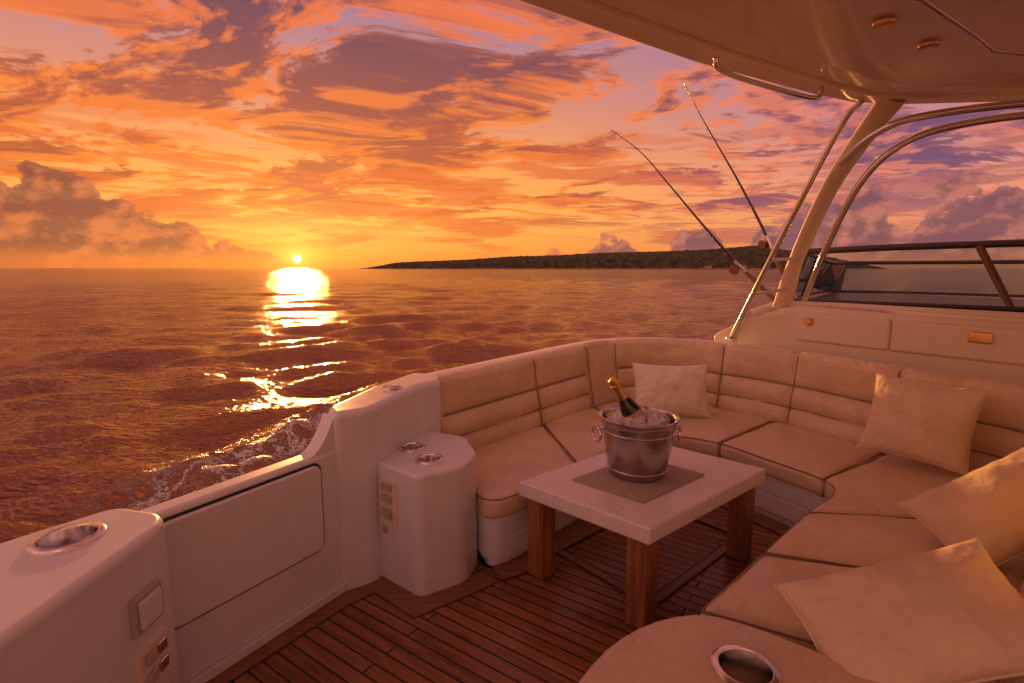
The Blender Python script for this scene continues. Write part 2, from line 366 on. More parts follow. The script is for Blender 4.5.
# ------------------------------------------------------------------ YACHT
yacht=empty('motor_yacht')
back=catmull([(-.51,3.88),(.30,4.78),(.88,5.40),(1.30,5.70),(1.78,5.68),(2.20,5.36),(2.66,4.82),(3.06,4.02),(3.36,3.66),(3.48,3.38),(3.34,3.05),(2.75,2.48),(1.72,1.60)])
front=catmull([(-.27,3.34),(-.17,3.18),(.02,3.25),(.5,3.76),(.95,4.20),(1.20,4.38),(1.50,4.44),(1.80,4.26),(2.02,3.90),(2.24,3.48),(2.16,3.24),(1.85,2.98),(1.35,2.52),(.84,2.05)])
def near(path,pt): return int(np.argmin(np.sum((path-np.array(pt))**2,1)))
def arclen(path): return np.r_[0,np.cumsum(np.linalg.norm(np.diff(path,axis=0),axis=1))]
dk=[(-1.75,-1.2),(-1.75,2.1),(-1.15,3.0),(-.75,3.9),(.1,4.9),(1.0,5.75),(1.5,5.95),(2.2,5.7),(2.9,5.0),(3.6,3.8),(3.6,3.2),(2.2,1.6),(2.0,-1.2)]
mk('teak_deck',[(x,y,0) for x,y in dk],[tuple(range(len(dk)))],tdeck,yacht,False)
marg=[(-1.60,1.0),(-1.60,2.14),(-1.08,2.90),(-.86,3.10),(-.56,2.86),(-.30,3.04),(-.18,3.14)]
def strip(name,pl,w0,w1,z,mat,step=.2):
    p=np.array(pl,float); t=np.diff(p,axis=0); t/=np.linalg.norm(t,axis=1)[:,None]; V=[];F=[]
    for i in range(len(p)):
        if i==0: m_=np.array([-t[0][1],t[0][0]]); k=1
        elif i==len(p)-1: m_=np.array([-t[-1][1],t[-1][0]]); k=1
        else:
            a=np.array([-t[i-1][1],t[i-1][0]]); b=np.array([-t[i][1],t[i][0]]); m_=(a+b)/np.linalg.norm(a+b); k=1/max(.4,m_.dot(a))
        for w_ in (w0,w1): V.append((*(p[i]+m_*w_*k),z))
    for i in range(len(p)-1): F.append((2*i,2*i+1,2*i+3,2*i+2))
    return mk(name,V,F,mat,yacht,False)
strip('deck_margin_board',marg,-.13,.02,.004,teaktrim); strip('deck_margin_seam',marg,-.137,-.13,.005,dark)
fp,_=resample(front,.12); fpl=[tuple(q) for q in fp]
strip('sofa_margin_board',fpl[2:],-.13,.04,.008,teaktrim); strip('sofa_margin_seam',fpl[2:],-.137,-.13,.009,dark)
a=np.array((.75,.66)); b=np.array((.66,-.75)); c0=np.array((1.02,3.50))
hp=[c0-a*.62-b*.42,c0+a*.62-b*.42,c0+a*.62+b*.42,c0-a*.62+b*.42]
for i in range(4):
    p0,p1=hp[i],hp[(i+1)%4]; strip('deck_hatch_frame',[tuple(p0),tuple(p1)],-.055,.0,.012+.001*i,teaktrim); strip('deck_hatch_seam',[tuple(p0),tuple(p1)],-.063,-.055,.0165+.0005*i,dark)
gw=[(-1.62,1.9),(-1.62,2.06),(-1.09,2.90),(-.90,3.2),(-1.08,3.25),(-1.19,2.98),(-1.745,2.10),(-1.75,1.9)]
prism('gunwale',gw,-1.4,.92,.028,gel,yacht)
n_g=Vector((-.846,.534,0)); t_g=Vector((.534,.846,0))
def gp(s,o,z):
    return Vector((-1.615,2.07,0))+t_g*s+n_g*o+Vector((0,0,z))
def slab(name,s0,s1,z0,z1,o0,o1,rc,mat,par,bev=.006):
    pts=[]
    for cx,cz,a0 in ((s1-rc,z1-rc,0),(s0+rc,z1-rc,90),(s0+rc,z0+rc,180),(s1-rc,z0+rc,270)):
        for k in range(7):
            th=math.radians(a0+15*k); pts.append((cx+rc*math.cos(th),cz+rc*math.sin(th)))
    bm=bmesh.new(); v0=[bm.verts.new(gp(s,o0,z)) for s,z in pts]; v1=[bm.verts.new(gp(s,o1,z)) for s,z in pts]; N=len(pts)
    bm.faces.new(v0); ft=bm.faces.new(v1)
    for i in range(N): bm.faces.new((v0[i],v0[(i+1)%N],v1[(i+1)%N],v1[i]))
    bmesh.ops.recalc_face_normals(bm,faces=bm.faces)
    if bev: bmesh.ops.bevel(bm,geom=list(ft.edges),offset=bev,segments=3,profile=.5,affect='EDGES')
    me=bpy.data.meshes.new(name); bm.to_mesh(me); bm.free(); me.materials.append(mat)
    for q in me.polygons: q.use_smooth=True
    ob=bpy.data.objects.new(name,me); scene.collection.objects.link(ob); ob.parent=par; ob.modifiers.new('wn','WEIGHTED_NORMAL'); return ob
slab('gate_gap',.056,.929,.341,.889,.01,-.005,.055,dark,yacht,0)
slab('boarding_gate',.07,.915,.355,.875,.01,-.026,.045,gel,yacht,.012)
slab('gate_hinge',.015,.050,.22,.90,.01,-.018,.008,frame,yacht,.002)
for k in range(9): slab('gate_hinge_knuckle',.021,.044,.25+.07*k,.30+.07*k,.0,-.028,.004,frame,yacht,.002)
slab('toe_kick_ledge',-.02,1.05,.005,.06,.02,-.03,.01,gel,yacht,.008)
V=[];F=[];N=14
for i in range(N+1):
    f=i/N; s=.80+.25*f; z=.905+.225*(f**2.4)
    for o_ in (.010,.112): V.append(gp(s,o_,z))
    for o_ in (.010,.112): V.append(gp(s,o_,.60))
for i in range(N):
    a0=i*4;b0=a0+4
    F+=[(a0,a0+1,b0+1,b0),(a0,b0,b0+2,a0+2),(a0+1,a0+3,b0+3,b0+1)]
F+=[(0,2,3,1),(N*4,N*4+1,N*4+3,N*4+2)]
mk('coaming_sweep_step',V,F,gel,yacht,True,40)
tb=[(-1.055,2.93),(-.87,3.05),(-.68,3.70),(-.55,3.86),(-.60,4.10),(-.82,4.16),(-1.02,3.65),(-1.15,3.08)]
prism('coaming_end',tb,-1.4,1.15,.045,gel,yacht,6,holes=[(-.86,3.58,1.16,.066,.08)])
cupholder('coaming_cup_holder',-.86,3.58,1.15,.062,yacht)
cn_=[(-.90,3.14),(-.56,2.88),(-.30,3.04),(-.23,3.28),(-.34,3.62),(-.72,3.80)]
prism('cup_holder_console',cn_,0,.78,.025,gel,yacht,5,holes=[(-.685,3.37,.79,.082,.13),(-.53,3.15,.79,.082,.13)],roundcorn=.05)
cupholder('console_cup_holder',-.685,3.37,.78,.076,yacht); cupholder('console_cup_holder',-.53,3.15,.78,.076,yacht)
A=Vector((-.90,3.14,0)); B=Vector((-.56,2.88,0)); tt=(B-A).normalized(); nn_=Vector((tt.y,-tt.x,0))
def box_on(name,org,tv,nv,s0,s1,z0,z1,d0,d1,mat,par,bev=.004):
    c=[org+tv*s+nv*d for s,d in((s0,d0),(s1,d0),(s1,d1),(s0,d1))]
    return hexa(name,[(*v.xy,z0) for v in c]+[(*v.xy,z1) for v in c],bev,mat,par)
box_on('switch_panel',A,tt,nn_,.08,.24,.40,.70,-.01,.012,gelw,yacht)
for k,(z,h) in enumerate(((.625,.05),(.545,.055),(.44,.07))): box_on('switch',A,tt,nn_,.115,.205,z,z+h,.01,.028,plast if k!=2 else steel,yacht,.006)
box_on('latch',A,tt,nn_,.105,.14,.33,.38,-.01,.02,steel,yacht,.006)
pod=[(-1.76,2.16),(-1.50,2.09),(-1.44,1.96),(-1.45,1.3),(-1.5,.2),(-2.5,.2),(-2.28,1.2),(-1.98,1.86)]
prism('aft_corner_pod',pod,-1.4,.955,.035,gel,yacht,6,holes=[(-1.735,1.87,.96,.105,.15)],roundcorn=.06)
cupholder('pod_cup_holder',-1.735,1.87,.955,.098,yacht)
tt=Vector((.015,1,0)).normalized(); nn_=Vector((1,-.015,0))
A2=Vector((-1.445,1.5,0))
box_on('shore_power_cover',A2,tt,nn_,.26,.42,.60,.76,-.01,.02,plast,yacht,.012)
box_on('shore_power_lid',A2,tt,nn_,.28,.40,.62,.74,.018,.034,gel,yacht,.012)
box_on('outlet_panel',A2,tt,nn_,.27,.44,.34,.53,-.01,.012,gelw,yacht,.006)
for z in(.375,.455): box_on('outlet',A2,tt,nn_,.295,.345,z,z+.05,.01,.03,plast,yacht,.008); 
for z in(.375,.455): box_on('outlet',A2,tt,nn_,.365,.415,z,z+.05,.01,.022,steel,yacht,.008)
def coam(s,S,p):
    zt=1.13+.05*min(1,s/3.)
    i=.205;o=.38;r=.035
    pr=[(i,.30),(i,zt-r)]
    for k in range(1,6): th=math.pi/2*k/5; pr.append((i+r-r*math.cos(th),zt-r+r*math.sin(th)))
    for k in range(0,6): th=math.pi/2*k/5; pr.append((o-r+r*math.sin(th),zt-r+r*math.cos(th)))
    pr+= [(o+.01,.9),(o+.035,.86),(o+.035,.80),(o+.0,.77),(o-.03,.0),(o-.12,-1.4),(i,-1.4)]
    return pr
sweep('cockpit_coaming',back,coam,gel,yacht,.04,38)
hb=[(2.36,5.98),(2.60,5.72),(2.98,5.36),(3.45,4.62),(3.98,3.85),(4.6,3.0),(7.6,4.6),(5.6,8.9)]
def ztop(co):
    d=(co.x-2.36)*.61-(co.y-5.98)*.79
    return 1.22+.37*min(1,max(0,d/.52))
prism('helm_bulkhead',hb,-1.4,1.59,.05,gelw,yacht,6,topz=ztop)
A=Vector((2.98,5.36,0)); B=Vector((3.98,3.85,0)); tt=(B-A).normalized(); nn_=Vector((tt.y,-tt.x,0))
if nn_.dot(Vector((-1,-1,0)))<0: nn_=-nn_
Aa=Vector((3.45,4.62,0)); tb_=(B-Aa).normalized(); nb=Vector((tb_.y,-tb_.x,0)); nb=nb if nb.x<0 else -nb
box_on('locker_panel',Vector((2.98,5.36,0)),(Aa-A).normalized(),nn_,.02,.874,1.25,1.54,-.03,.035,gelw,yacht,.03)
box_on('locker_panel',Aa,tb_,nb,.004,1.1,1.25,1.54,-.03,.035,gelw,yacht,.03)
box_on('locker_latch',Aa,tb_,nb,.55,.70,1.40,1.49,.03,.06,brass,yacht,.012)
kc=A+(Aa-A).normalized()*.16+nn_*.05+Vector((0,0,1.46)); rt=nn_.to_track_quat('Z','Y')
lathe('locker_knob',[(0,.02),(.03,.02),(.04,.01),(.045,-.03)],brass,yacht,kc,24,rt.to_euler())
mk('dashboard',[(3.1,5.75,1.603),(4.6,3.3,1.603),(7.4,4.7,1.603),(5.5,8.7,1.603)],[(0,1,2,3)],wdark,yacht,False)
tube('dash_moulding',[(2.72,5.80,1.50),(2.95,5.66,1.60),(3.25,5.30,1.615),(3.62,4.72,1.615),(4.12,3.98,1.615),(4.7,3.15,1.615)],.035,gelw,yacht)
wb=[(3.22,5.98,1.63),(3.75,5.45,1.63),(4.35,4.85,1.63),(5.0,4.1,1.63),(5.9,3.0,1.63)]
wt=[(3.48,6.14,2.19),(3.98,5.62,2.215),(4.52,4.98,2.225),(5.12,4.2,2.23),(6.0,3.1,2.23)]
def pane(name,wb,wt,fr_r=.022,mull=()):
    Bp=catmull(wb,8); Tp=catmull(wt,8); N=len(Bp); V=[];F=[]
    for i in range(N): V+= [tuple(Bp[i]),tuple(Tp[i])]
    for i in range(N-1): F.append((2*i,2*i+2,2*i+3,2*i+1))
    mk(name+'_glass',V,F,wglass,yacht)
    tube(name+'_sill',wb,fr_r,frame,yacht); tube(name+'_top_rail',wt,fr_r*1.4,frame,yacht)
    for i in (0,)+tuple(mull): tube(name+'_post',[tuple(Bp[min(i,N-1)]),tuple(Tp[min(i,N-1)])],fr_r*1.3,frame,yacht)
pane('windshield',wb,wt,.026,())
wb2=[(3.22,5.98,1.63),(3.9,6.9,1.62),(4.9,8.1,1.62),(5.6,8.4,1.62),(6.6,7.5,1.62),(7.6,6.0,1.62)]
wt2=[(3.48,6.14,2.17),(4.05,6.85,2.14),(4.85,7.85,2.08),(5.45,8.1,2.08),(6.4,7.3,2.08),(7.4,5.9,2.08)]
pane('forward_windshield',wb2,wt2,.02,(8,))
tube('windshield_brace',[(4.55,4.66,1.63),(4.48,4.99,2.21)],.032,simple('teak_brace',(.16,.09,.055),.35),yacht)
rf=[(-1.4,2.03),(.0,2.97),(1.25,3.80),(2.45,4.46),(2.92,4.67),(3.4,4.72),(4.55,4.62),(7.5,4.4),(8.5,1.0),(3.,-2.5),(-2.5,-1.5)]
bm=bmesh.new(); vb=[bm.verts.new((x,y,3.40)) for x,y in rf]; fb=bm.faces.new(vb); fb.normal_update()
r_=bmesh.ops.extrude_face_region(bm,geom=[fb]); 
for v in [e for e in r_['geom'] if isinstance(e,bmesh.types.BMVert)]: v.co.z=3.62
bmesh.ops.recalc_face_normals(bm,faces=bm.faces); bmesh.ops.bevel(bm,geom=list(bm.edges),offset=.06,segments=5,profile=.5,affect='EDGES')
me=bpy.data.meshes.new('hardtop'); bm.to_mesh(me); bm.free(); me.materials.append(roofm)
for q in me.polygons: q.use_smooth=True
ob=bpy.data.objects.new('hardtop',me); scene.collection.objects.link(ob); ob.parent=yacht; ob.modifiers.new('wn','WEIGHTED_NORMAL')
cen=np.array((3.0,1.5))
def inset(pl,d): return [tuple(np.array(p)+(cen-np.array(p))/np.linalg.norm(cen-np.array(p))*d) for p in pl]
i1=inset(rf,.28)
tube('hardtop_bead',[(x,y,3.395) for x,y in i1[0:8]],.022,roofm,yacht,10,False)
prism('hardtop_inner_panel',inset(rf,.58),3.34,3.42,.012,roofm,yacht,3)
prism('hardtop_headliner',inset(rf,1.30),3.322,3.35,0,roofm,yacht)
tube('headliner_trim',[(x,y,3.325) for x,y in inset(rf,1.30)[0:8]],.014,steel,yacht,8,False)
for (x,y) in ((2.49,3.28),(2.02,3.0),(3.25,3.15),(4.1,3.9),(3.7,3.2)):
    lathe('downlight',[(0,-.004),(.030,-.004),(.034,-.014),(.052,-.012),(.056,.0)],brass,yacht,(x,y,3.341 if y>3.6 else 3.319),28)
tube('grab_rail',[(1.30,3.50,3.34),(1.36,3.54,3.27),(1.75,3.76,3.25),(2.25,4.02,3.25),(2.32,4.06,3.34)],.017,steel,yacht)
tube('arch_leg',[(3.22,4.58,3.42),(3.16,4.80,3.18),(3.06,5.10,2.75),(2.98,5.42,2.1),(2.97,5.62,1.58)],[.12,.10,.085,.08,.11],gelw,yacht,16,True,10,.55)
tube('stainless_strut',[(2.95,4.56,3.40),(2.90,4.76,3.22),(2.72,5.22,2.35),(2.50,5.80,1.20)],.026,steel,yacht)
tube('stainless_arch_tube',[(3.13,5.50,1.62),(3.16,5.2,2.25),(3.24,4.9,2.80),(3.42,4.66,3.08),(3.80,4.45,3.19),(4.6,4.25,3.24),(6.,4.0,3.25)],.030,steel,yacht)
tube('stainless_arch_tube',[(3.02,4.9,2.95),(3.12,4.62,3.14),(3.35,4.36,3.22),(4.2,4.05,3.25),(5.8,3.7,3.25)],.030,steel,yacht)
tube('strut_rung',[(2.665,5.35,2.08),(2.99,5.38,2.10)],.016,steel,yacht)
tube('strut_rung',[(2.60,5.52,1.72),(2.96,5.50,1.78)],.016,steel,yacht)
for c in ((2.50,5.80,1.20),): lathe('strut_foot',[(0,.03),(.045,.03),(.06,0),(.06,-.02)],steel,yacht,c,20)

# ------------------------------------------------------------------ SOFA
sofa=empty('corner_sofa')
S=arclen(back); 
seams=[float(S[near(back,p)]) for p in ((.30,4.78),(.88,5.40),(1.22,5.66),(2.20,5.36),(2.66,4.82),(3.06,4.02),(3.48,3.38),(2.75,2.48))]
def backprof(s,St,p):
    d=min([abs(s-q) for q in seams]+[s,St-s]); d=max(d,0.); gg=(1-math.exp(-(d/.032)**1.2))
    wide=(1-math.exp(-(d/.13)**1.5))
    zt=1.14+.06*min(1,s/3.); z0=.46; ln=.11; r=.075
    plain=seams[1]<s<seams[2]
    pr=[(.10,z0)]; N=42; B_=.070
    for k in range(N+1):
        f=k/N; z=z0+(zt-r-z0)*f; bnd=[0,.30,.62,1.0]
        if plain: a=0;b=1.
        else:
            for q in range(3):
                if f<=bnd[q+1]+1e-9: a,b=bnd[q],bnd[q+1]; break
        t=min(1,max(0,(f-a)/(b-a)))
        if plain: bulge=.03*max(0,math.sin(math.pi*f))**.5
        elif b==1.0: bulge=B_*max(0,math.sin(math.pi*t/2))**.45
        else: bulge=B_*max(0,math.sin(math.pi*t))**.45
        nz=mn.noise(Vector((s*4.,z*7.,.3)))*.008+mn.noise(Vector((s*11.,z*9.,2.3)))*.004
        pr.append((ln*f+.022-bulge*(.25+.75*gg)*(.70+.30*wide)+nz*wide,z))
    o1=pr[-1][0]; o2=ln+.13; cx=(o1+o2)/2; rr=(o2-o1)/2
    for k in range(1,12):
        th=math.pi*k/12; pr.append((cx-rr*math.cos(th),zt-r+r*math.sin(th)*(.72+.28*gg)+.007*wide*mn.noise(Vector((s*5,k*.3,4)))))
    pr+=[(o2,zt-r),(.14,z0)]
    return pr
sweep('backrest',back,backprof,lea,sofa,.0125)
bp_,bs_=resample(back,.03); bn_=normals2(bp_)
def seamline(f,s0,s1):
    pts=[]
    for q,s,n_ in zip(bp_,bs_,bn_):
        if s0+.02<s<s1-.02:
            zt=1.14+.06*min(1,s/3.); z=.46+(zt-.075-.46)*f; oo=.11*f+.002; pts.append((q[0]+n_[0]*oo,q[1]+n_[1]*oo,z))
    if len(pts)>2: tube('backrest_seam',pts,.008,pipe,sofa,6,False)
for f in(.30,.62): seamline(f,0.,seams[1]); seamline(f,seams[2],float(S[-1]))
for sq in seams:
    k=int(np.argmin(abs(bs_-sq))); q=bp_[k]; n_=bn_[k]; zt=1.14+.06*min(1,sq/3.)
    pts=[(q[0]+n_[0]*o_,q[1]+n_[1]*o_,z) for o_,z in ((.000,.52),(.035,.70),(.085,.95),(.105,zt-.075),(.120,zt-.045),(.17,zt-.028),(.22,zt-.06))]
    tube('backrest_welt',pts,.0055,pipe,sofa,6,True,5)
def sub(path,a,b):
    i,j=near(path,a),near(path,b); q,_=resample(path[i:j+1],n=40); return q
def seat(name,fa,fb,ba,bb,seed,z0=.36,z1=.515,puff=.03):
    Fq=sub(front,fa,fb); Bq=sub(back,ba,bb)
    Lm=float(arclen(Fq)[-1]+arclen(Bq)[-1])/2; Wm=float(np.mean(np.linalg.norm(Fq-Bq,axis=1))); gap=.004/Lm
    def fm(u,v,w_):
        u=gap+(1-2*gap)*u; x=min(38.999,max(0,u*39)); i=int(x); t=x-i
        f=Fq[i]*(1-t)+Fq[i+1]*t; b=Bq[i]*(1-t)+Bq[i+1]*t
        c=f*(1-v)+b*v; d=(f-b)/np.linalg.norm(f-b); c=c+d*.03*(1-v)
        return (float(c[0]),float(c[1]),z0+(z1-z0)*w_)
    softbox(name,fm,Lm,Wm,z1-z0,.05,puff,lea2,sofa,int(20+Lm*30),30,8,.0055,seed)
seat('seat_cushion',(-.27,3.34),(.5,3.76),(-.51,3.88),(.30,4.78),1.)
seat('seat_cushion',(.5,3.76),(1.20,4.38),(.30,4.78),(.88,5.40),2.)
seat('corner_seat_cushion',(1.20,4.38),(1.80,4.26),(.88,5.40),(2.60,4.90),3.)
seat('seat_cushion',(1.80,4.26),(2.24,3.48),(2.60,4.90),(3.06,4.02),4.)
seat('corner_seat_cushion',(2.24,3.48),(1.85,2.98),(3.06,4.02),(3.10,2.80),5.)
seat('seat_cushion',(1.85,2.98),(1.35,2.52),(3.10,2.80),(2.38,2.16),6.)
seat('seat_cushion',(1.35,2.52),(.84,2.05),(2.38,2.16),(1.72,1.60),7.)
def baseprof(s,St,p):
    return [(.02,.0),(.05,.0),(.05,.06),(.012,.075),(.012,.20),(.02,.205),(.02,.215),(.012,.22),(.012,.335),(.0,.345),(.0,.362),(.12,.362),(.12,0)]
sweep('sofa_base',front,baseprof,gel,sofa,.04,35)
arm=[(.02,.9),(.12,1.38),(.30,1.68),(.52,1.86),(.76,1.93),(.95,1.86),(1.22,1.66),(1.62,1.38),(1.9,1.1),(1.6,.6),(.3,.5)]
armc,_=resample(catmull(arm+[arm[0]],8)[:-1],.09)
prism('end_arm',[tuple(q) for q in armc],0,.60,.075,lea2,sofa,7,holes=[(.82,1.62,.61,.098,.15)])
cupholder('arm_cup_holder',.82,1.62,.602,.092,sofa)
ac=np.array((.95,1.15)); aw=[tuple((np.array(q)-ac)*1.002+ac) for q in armc]; aw=aw+[aw[0]]
tube('arm_welt',[(x,y,.515) for x,y in aw],.008,pipe,sofa,6,False)

# ------------------------------------------------------------------ PILLOWS
def pillow(loc,w_,h_,t_,normal,up,mat,seed,sag=.0):
    n=Vector(normal).normalized(); u=Vector(up); xax=u.cross(n).normalized(); yax=n.cross(xax).normalized()
    R=Matrix((xax,yax,n)).transposed().to_4x4(); N=40
    e=empty('throw_pillow',loc)
    V=[];F=[];idx={}
    for sd in (1,-1):
        for i in range(N+1):
            for j in range(N+1):
                uu=-1+2*i/N; vv=-1+2*j/N; uu=math.copysign(1-(1-abs(uu))**1.35,uu); vv=math.copysign(1-(1-abs(vv))**1.35,vv)
                ed=(i in(0,N) or j in(0,N))
                if ed and sd==-1: idx[(sd,i,j)]=idx[(1,i,j)]; continue
                x=w_/2*uu*(1-.085*(1-vv*vv)); y=h_/2*vv*(1-.085*(1-uu*uu))
                b=max(0,(1-uu*uu)*(1-vv*vv))**.42
                z=sd*t_/2*b
                k=mn.noise(Vector((x*6+seed,y*6,sd*2)))*.022+mn.noise(Vector((x*14+seed,y*14,sd*2)))*.009
                th=math.atan2(vv,uu); rr=max(abs(uu),abs(vv))
                fold=.014*math.sin(22*th+3*mn.noise(Vector((th*2,seed,0))))*rr**4
                z+=(k+fold)*b*sd
                idx[(sd,i,j)]=len(V); V.append(R@Vector((x,y,z))+Vector(loc))
        for i in range(N):
            for j in range(N): F.append((idx[(sd,i,j)],idx[(sd,i+1,j)],idx[(sd,i+1,j+1)],idx[(sd,i,j+1)]))
    ob=mk('cover',V,F,mat,e)
    ring=[idx[(1,i,0)] for i in range(N)]+[idx[(1,N,j)] for j in range(N)]+[idx[(1,N-i,N)] for i in range(N)]+[idx[(1,0,N-j)] for j in range(N)]+[idx[(1,0,0)]]
    tube('seam_piping',[tuple(V[q]) for q in ring],.006,mat,e,6,False)
pillow((1.58,4.98,.80),.74,.52,.24,(-.05,-.95,.38),(.03,.3,1),fabw,2.)
pillow((3.02,3.68,.88),.66,.62,.27,(-.72,-.60,.42),(.10,.05,1),fab,3.)
pillow((2.52,2.48,.78),.74,.46,.28,(-.45,-.40,.72),(-.25,.75,.55),fab,4.)
pillow((1.50,1.74,.70),.80,.46,.29,(-.28,-.46,.80),(-.08,.85,.45),fab,5.)

# ------------------------------------------------------------------ TABLE
table=empty('coffee_table')
Lc,Fc,Rc=np.array((.04,3.13)),np.array((.724,2.52)),np.array((1.74,3.34)); Bc=Lc+Rc-Fc
hexa('tabletop',[(*q,.545) for q in (Lc,Fc,Rc,Bc)]+[(*q,.645) for q in (Lc,Fc,Rc,Bc)],.014,stone,table)
ex=(Rc-Fc)/np.linalg.norm(Rc-Fc); ey=(Lc-Fc)/np.linalg.norm(Lc-Fc); ll=.12
for q,sx,sy in ((Fc,1,1),(Rc,-1,1),(Lc,1,-1),(Bc,-1,-1)):
    c=q+ex*sx*.04+ey*sy*.04; pts=[c,c+ex*sx*ll,c+ex*sx*ll+ey*sy*ll,c+ey*sy*ll]
    hexa('leg',[(*v,.006) for v in pts]+[(*v,.547) for v in pts],.006,teakleg,table,2)
bc=Vector((.83,3.25,.645))
mt=empty('placemat'); 
mc=np.array((.83,3.18)); m8=[mc-ex*.33-ey*.25,mc+ex*.33-ey*.25,mc+ex*.33+ey*.25,mc-ex*.33+ey*.25]
hexa('cloth',[(*v,.647) for v in m8]+[(*v,.655) for v in m8],.003,matt,mt,2)
bk=empty('ice_bucket'); z=.656; 
lathe('bucket',[(0,0),(.175,0),(.185,.008),(.190,.03),(.236,.34),(.240,.36),(.250,.372),(.258,.378),(.258,.388),(.248,.392),(.236,.386),(.226,.36),(.180,.03),(0,.025)],brushed,bk,(bc.x,bc.y,z),64)
for zz,rr in ((.30,.2325),(.05,.195)): torus('bucket_band',(bc.x,bc.y,z+zz),rr,.004,steel,bk)
for sgn in(-1,1):
    dx=Vector((1,0,0))*sgn
    c=Vector((bc.x,bc.y,z+.31))+dx*.245
    tube('handle_lug',[tuple(c-dx*.02),tuple(c+dx*.03)],.018,steel,bk)
    rot=Matrix.Rotation(math.radians(68*sgn),3,'Z')@Matrix.Rotation(math.radians(90),3,'X')
    torus('ring_handle',tuple(c+dx*.028-Vector((0,0,.045))),.05,.0085,steel,bk,rot=rot,seg=28)
V=[];F=[]
for k in range(110):
    a_=random.random()*6.28; r_=.19*math.sqrt(random.random()); h=.325+.055*(1-(r_/.2)**2)*random.random()+.012; sx=.022+.012*random.random()
    M=Matrix.Translation((bc.x+r_*math.cos(a_),bc.y+r_*math.sin(a_),z+h))@Matrix.Rotation(random.random()*3,4,'X')@Matrix.Rotation(random.random()*3,4,'Z')
    o=len(V)
    for i in(-1,1):
        for j in(-1,1):
            for l in(-1,1): V.append(M@Vector((i*sx,j*sx*random.uniform(.8,1.1),l*sx)))
    F+=[tuple(o+q for q in f) for f in((0,1,3,2),(4,6,7,5),(0,4,5,1),(2,3,7,6),(0,2,6,4),(1,5,7,3))]
icob=mk('ice_cubes',V,F,ice,bk,False); bv=icob.modifiers.new('b','BEVEL'); bv.width=.005; bv.segments=2
lathe('ice_bed',[(0,.33),(.15,.325),(.223,.31)],ice,bk,(bc.x,bc.y,z),32)
btl=empty('champagne_bottle'); dv=Vector((-.50,-.06,.82)).normalized(); q=dv.to_track_quat('Z','Y').to_euler(); bl=Vector((bc.x+.06,bc.y-.02,z+.23))
lathe('glass_body',[(0,0),(.067,0),(.071,.01),(.071,.19),(.066,.24),(.048,.30),(.034,.34),(.028,.38),(.026,.40)],bottleglass,btl,bl,40,q)
lathe('foil_neck',[(.0355,.335),(.0305,.38),(.028,.41),(.029,.42),(.034,.425),(.034,.44),(.029,.445),(.032,.46),(.030,.48),(.016,.49),(0,.492)],gold,btl,bl,32,q)
lathe('label',[(.0722,.08),(.0722,.185),(.0675,.235)],label,btl,bl,40,q)

# ------------------------------------------------------------------ FISHING RODS
def rod(pts,par):
    P=catmull(pts,14); L=len(P)
    tube('blank',pts,[.020,.017,.013,.009,.006,.004],carbon,par,8,True,14)
    b=Vector(P[3]-P[0]).normalized(); s=Vector(P[0])
    tube('butt_grip',[tuple(s-b*.30),tuple(s),tuple(s+b*.42)],[.030,.027,.022],cork,par,10,False)
    tube('reel_seat',[tuple(s+b*.42),tuple(s+b*.60)],.022,steel,par,10,False)
    side=b.cross(Vector((0,0,1))).normalized(); up=side.cross(b)
    rc=s+b*.52-up*.07
    rr=side.to_track_quat('Z','Y').to_euler()
    lathe('reel_spool',[(0,-.05),(.05,-.05),(.05,-.042),(.032,-.038),(.032,.038),(.05,.042),(.05,.05),(0,.05)],reelm,par,rc,24,rr)
    tube('reel_handle',[tuple(rc+side*.05),tuple(rc+side*.09),tuple(rc+side*.09+b*.07)],.008,steel,par,8,False)
    for k in range(8,L-1,max(3,L//7)):
        torus('line_guide',tuple(Vector(P[k])-up*.022),.016*(1.3-k/L),.0025,steel,par,rot=b.to_track_quat('Z','Y').to_matrix(),seg=12)
    torus('tip_guide',tuple(P[-1]),.008,.002,steel,par,seg=10)
r1=empty('fishing_rod'); rod([(2.98,5.86,1.66),(2.62,6.05,2.06),(2.27,6.25,2.52),(1.92,6.45,3.00),(1.60,6.62,3.42),(1.26,6.80,3.73)],r1)
r2=empty('fishing_rod'); rod([(3.24,6.10,1.85),(3.06,6.35,2.45),(2.86,6.65,3.05),(2.66,6.95,3.60),(2.48,7.2,4.08),(2.34,7.4,4.50)],r2)
for c,d in (((2.98,5.86,1.66),Vector((-.36,.19,.40))),((3.24,6.10,1.85),Vector((-.18,.25,.6)))):
    d.normalize(); c=Vector(c); tube('rod_holder',[tuple(c-d*.40),tuple(c-d*.05)],.038,steel,yacht,14,False)

# ------------------------------------------------------------------ SEA
WL=-1.2; WX,WY=-4.6,8.8; UX,UY=.37,.93
nr,na=560,800
r=np.concatenate([[0.],np.geomspace(2.,9000,nr-1)]); th=np.linspace(0,2*math.pi,na,endpoint=False)
RR,TT=np.meshgrid(r,th,indexing='ij'); xs=RR*np.sin(TT); ys=RR*np.cos(TT); zs=np.zeros_like(xs)
res=np.maximum(RR*.0152,.02)
for k in range(110):
    lam=.40*(9/.40)**(rng.rand()); dirn=math.radians(-20)+rng.randn()*.55; amp=.0125*lam**.65*rng.uniform(.5,1.2)*(1. if lam<2.5 else .6); kx=2*math.pi/lam
    ph=rng.rand()*6.28; fade=np.clip((lam/res-2.5)/3,0,1)
    arg=kx*(xs*math.sin(dirn)+ys*math.cos(dirn)+.16*lam*np.sin(xs*.7/lam+ph))+ph
    zs+=fade*amp*(np.abs(np.sin(arg/2))*-2+1)*.95 if k%2==0 else fade*amp*np.sin(arg)
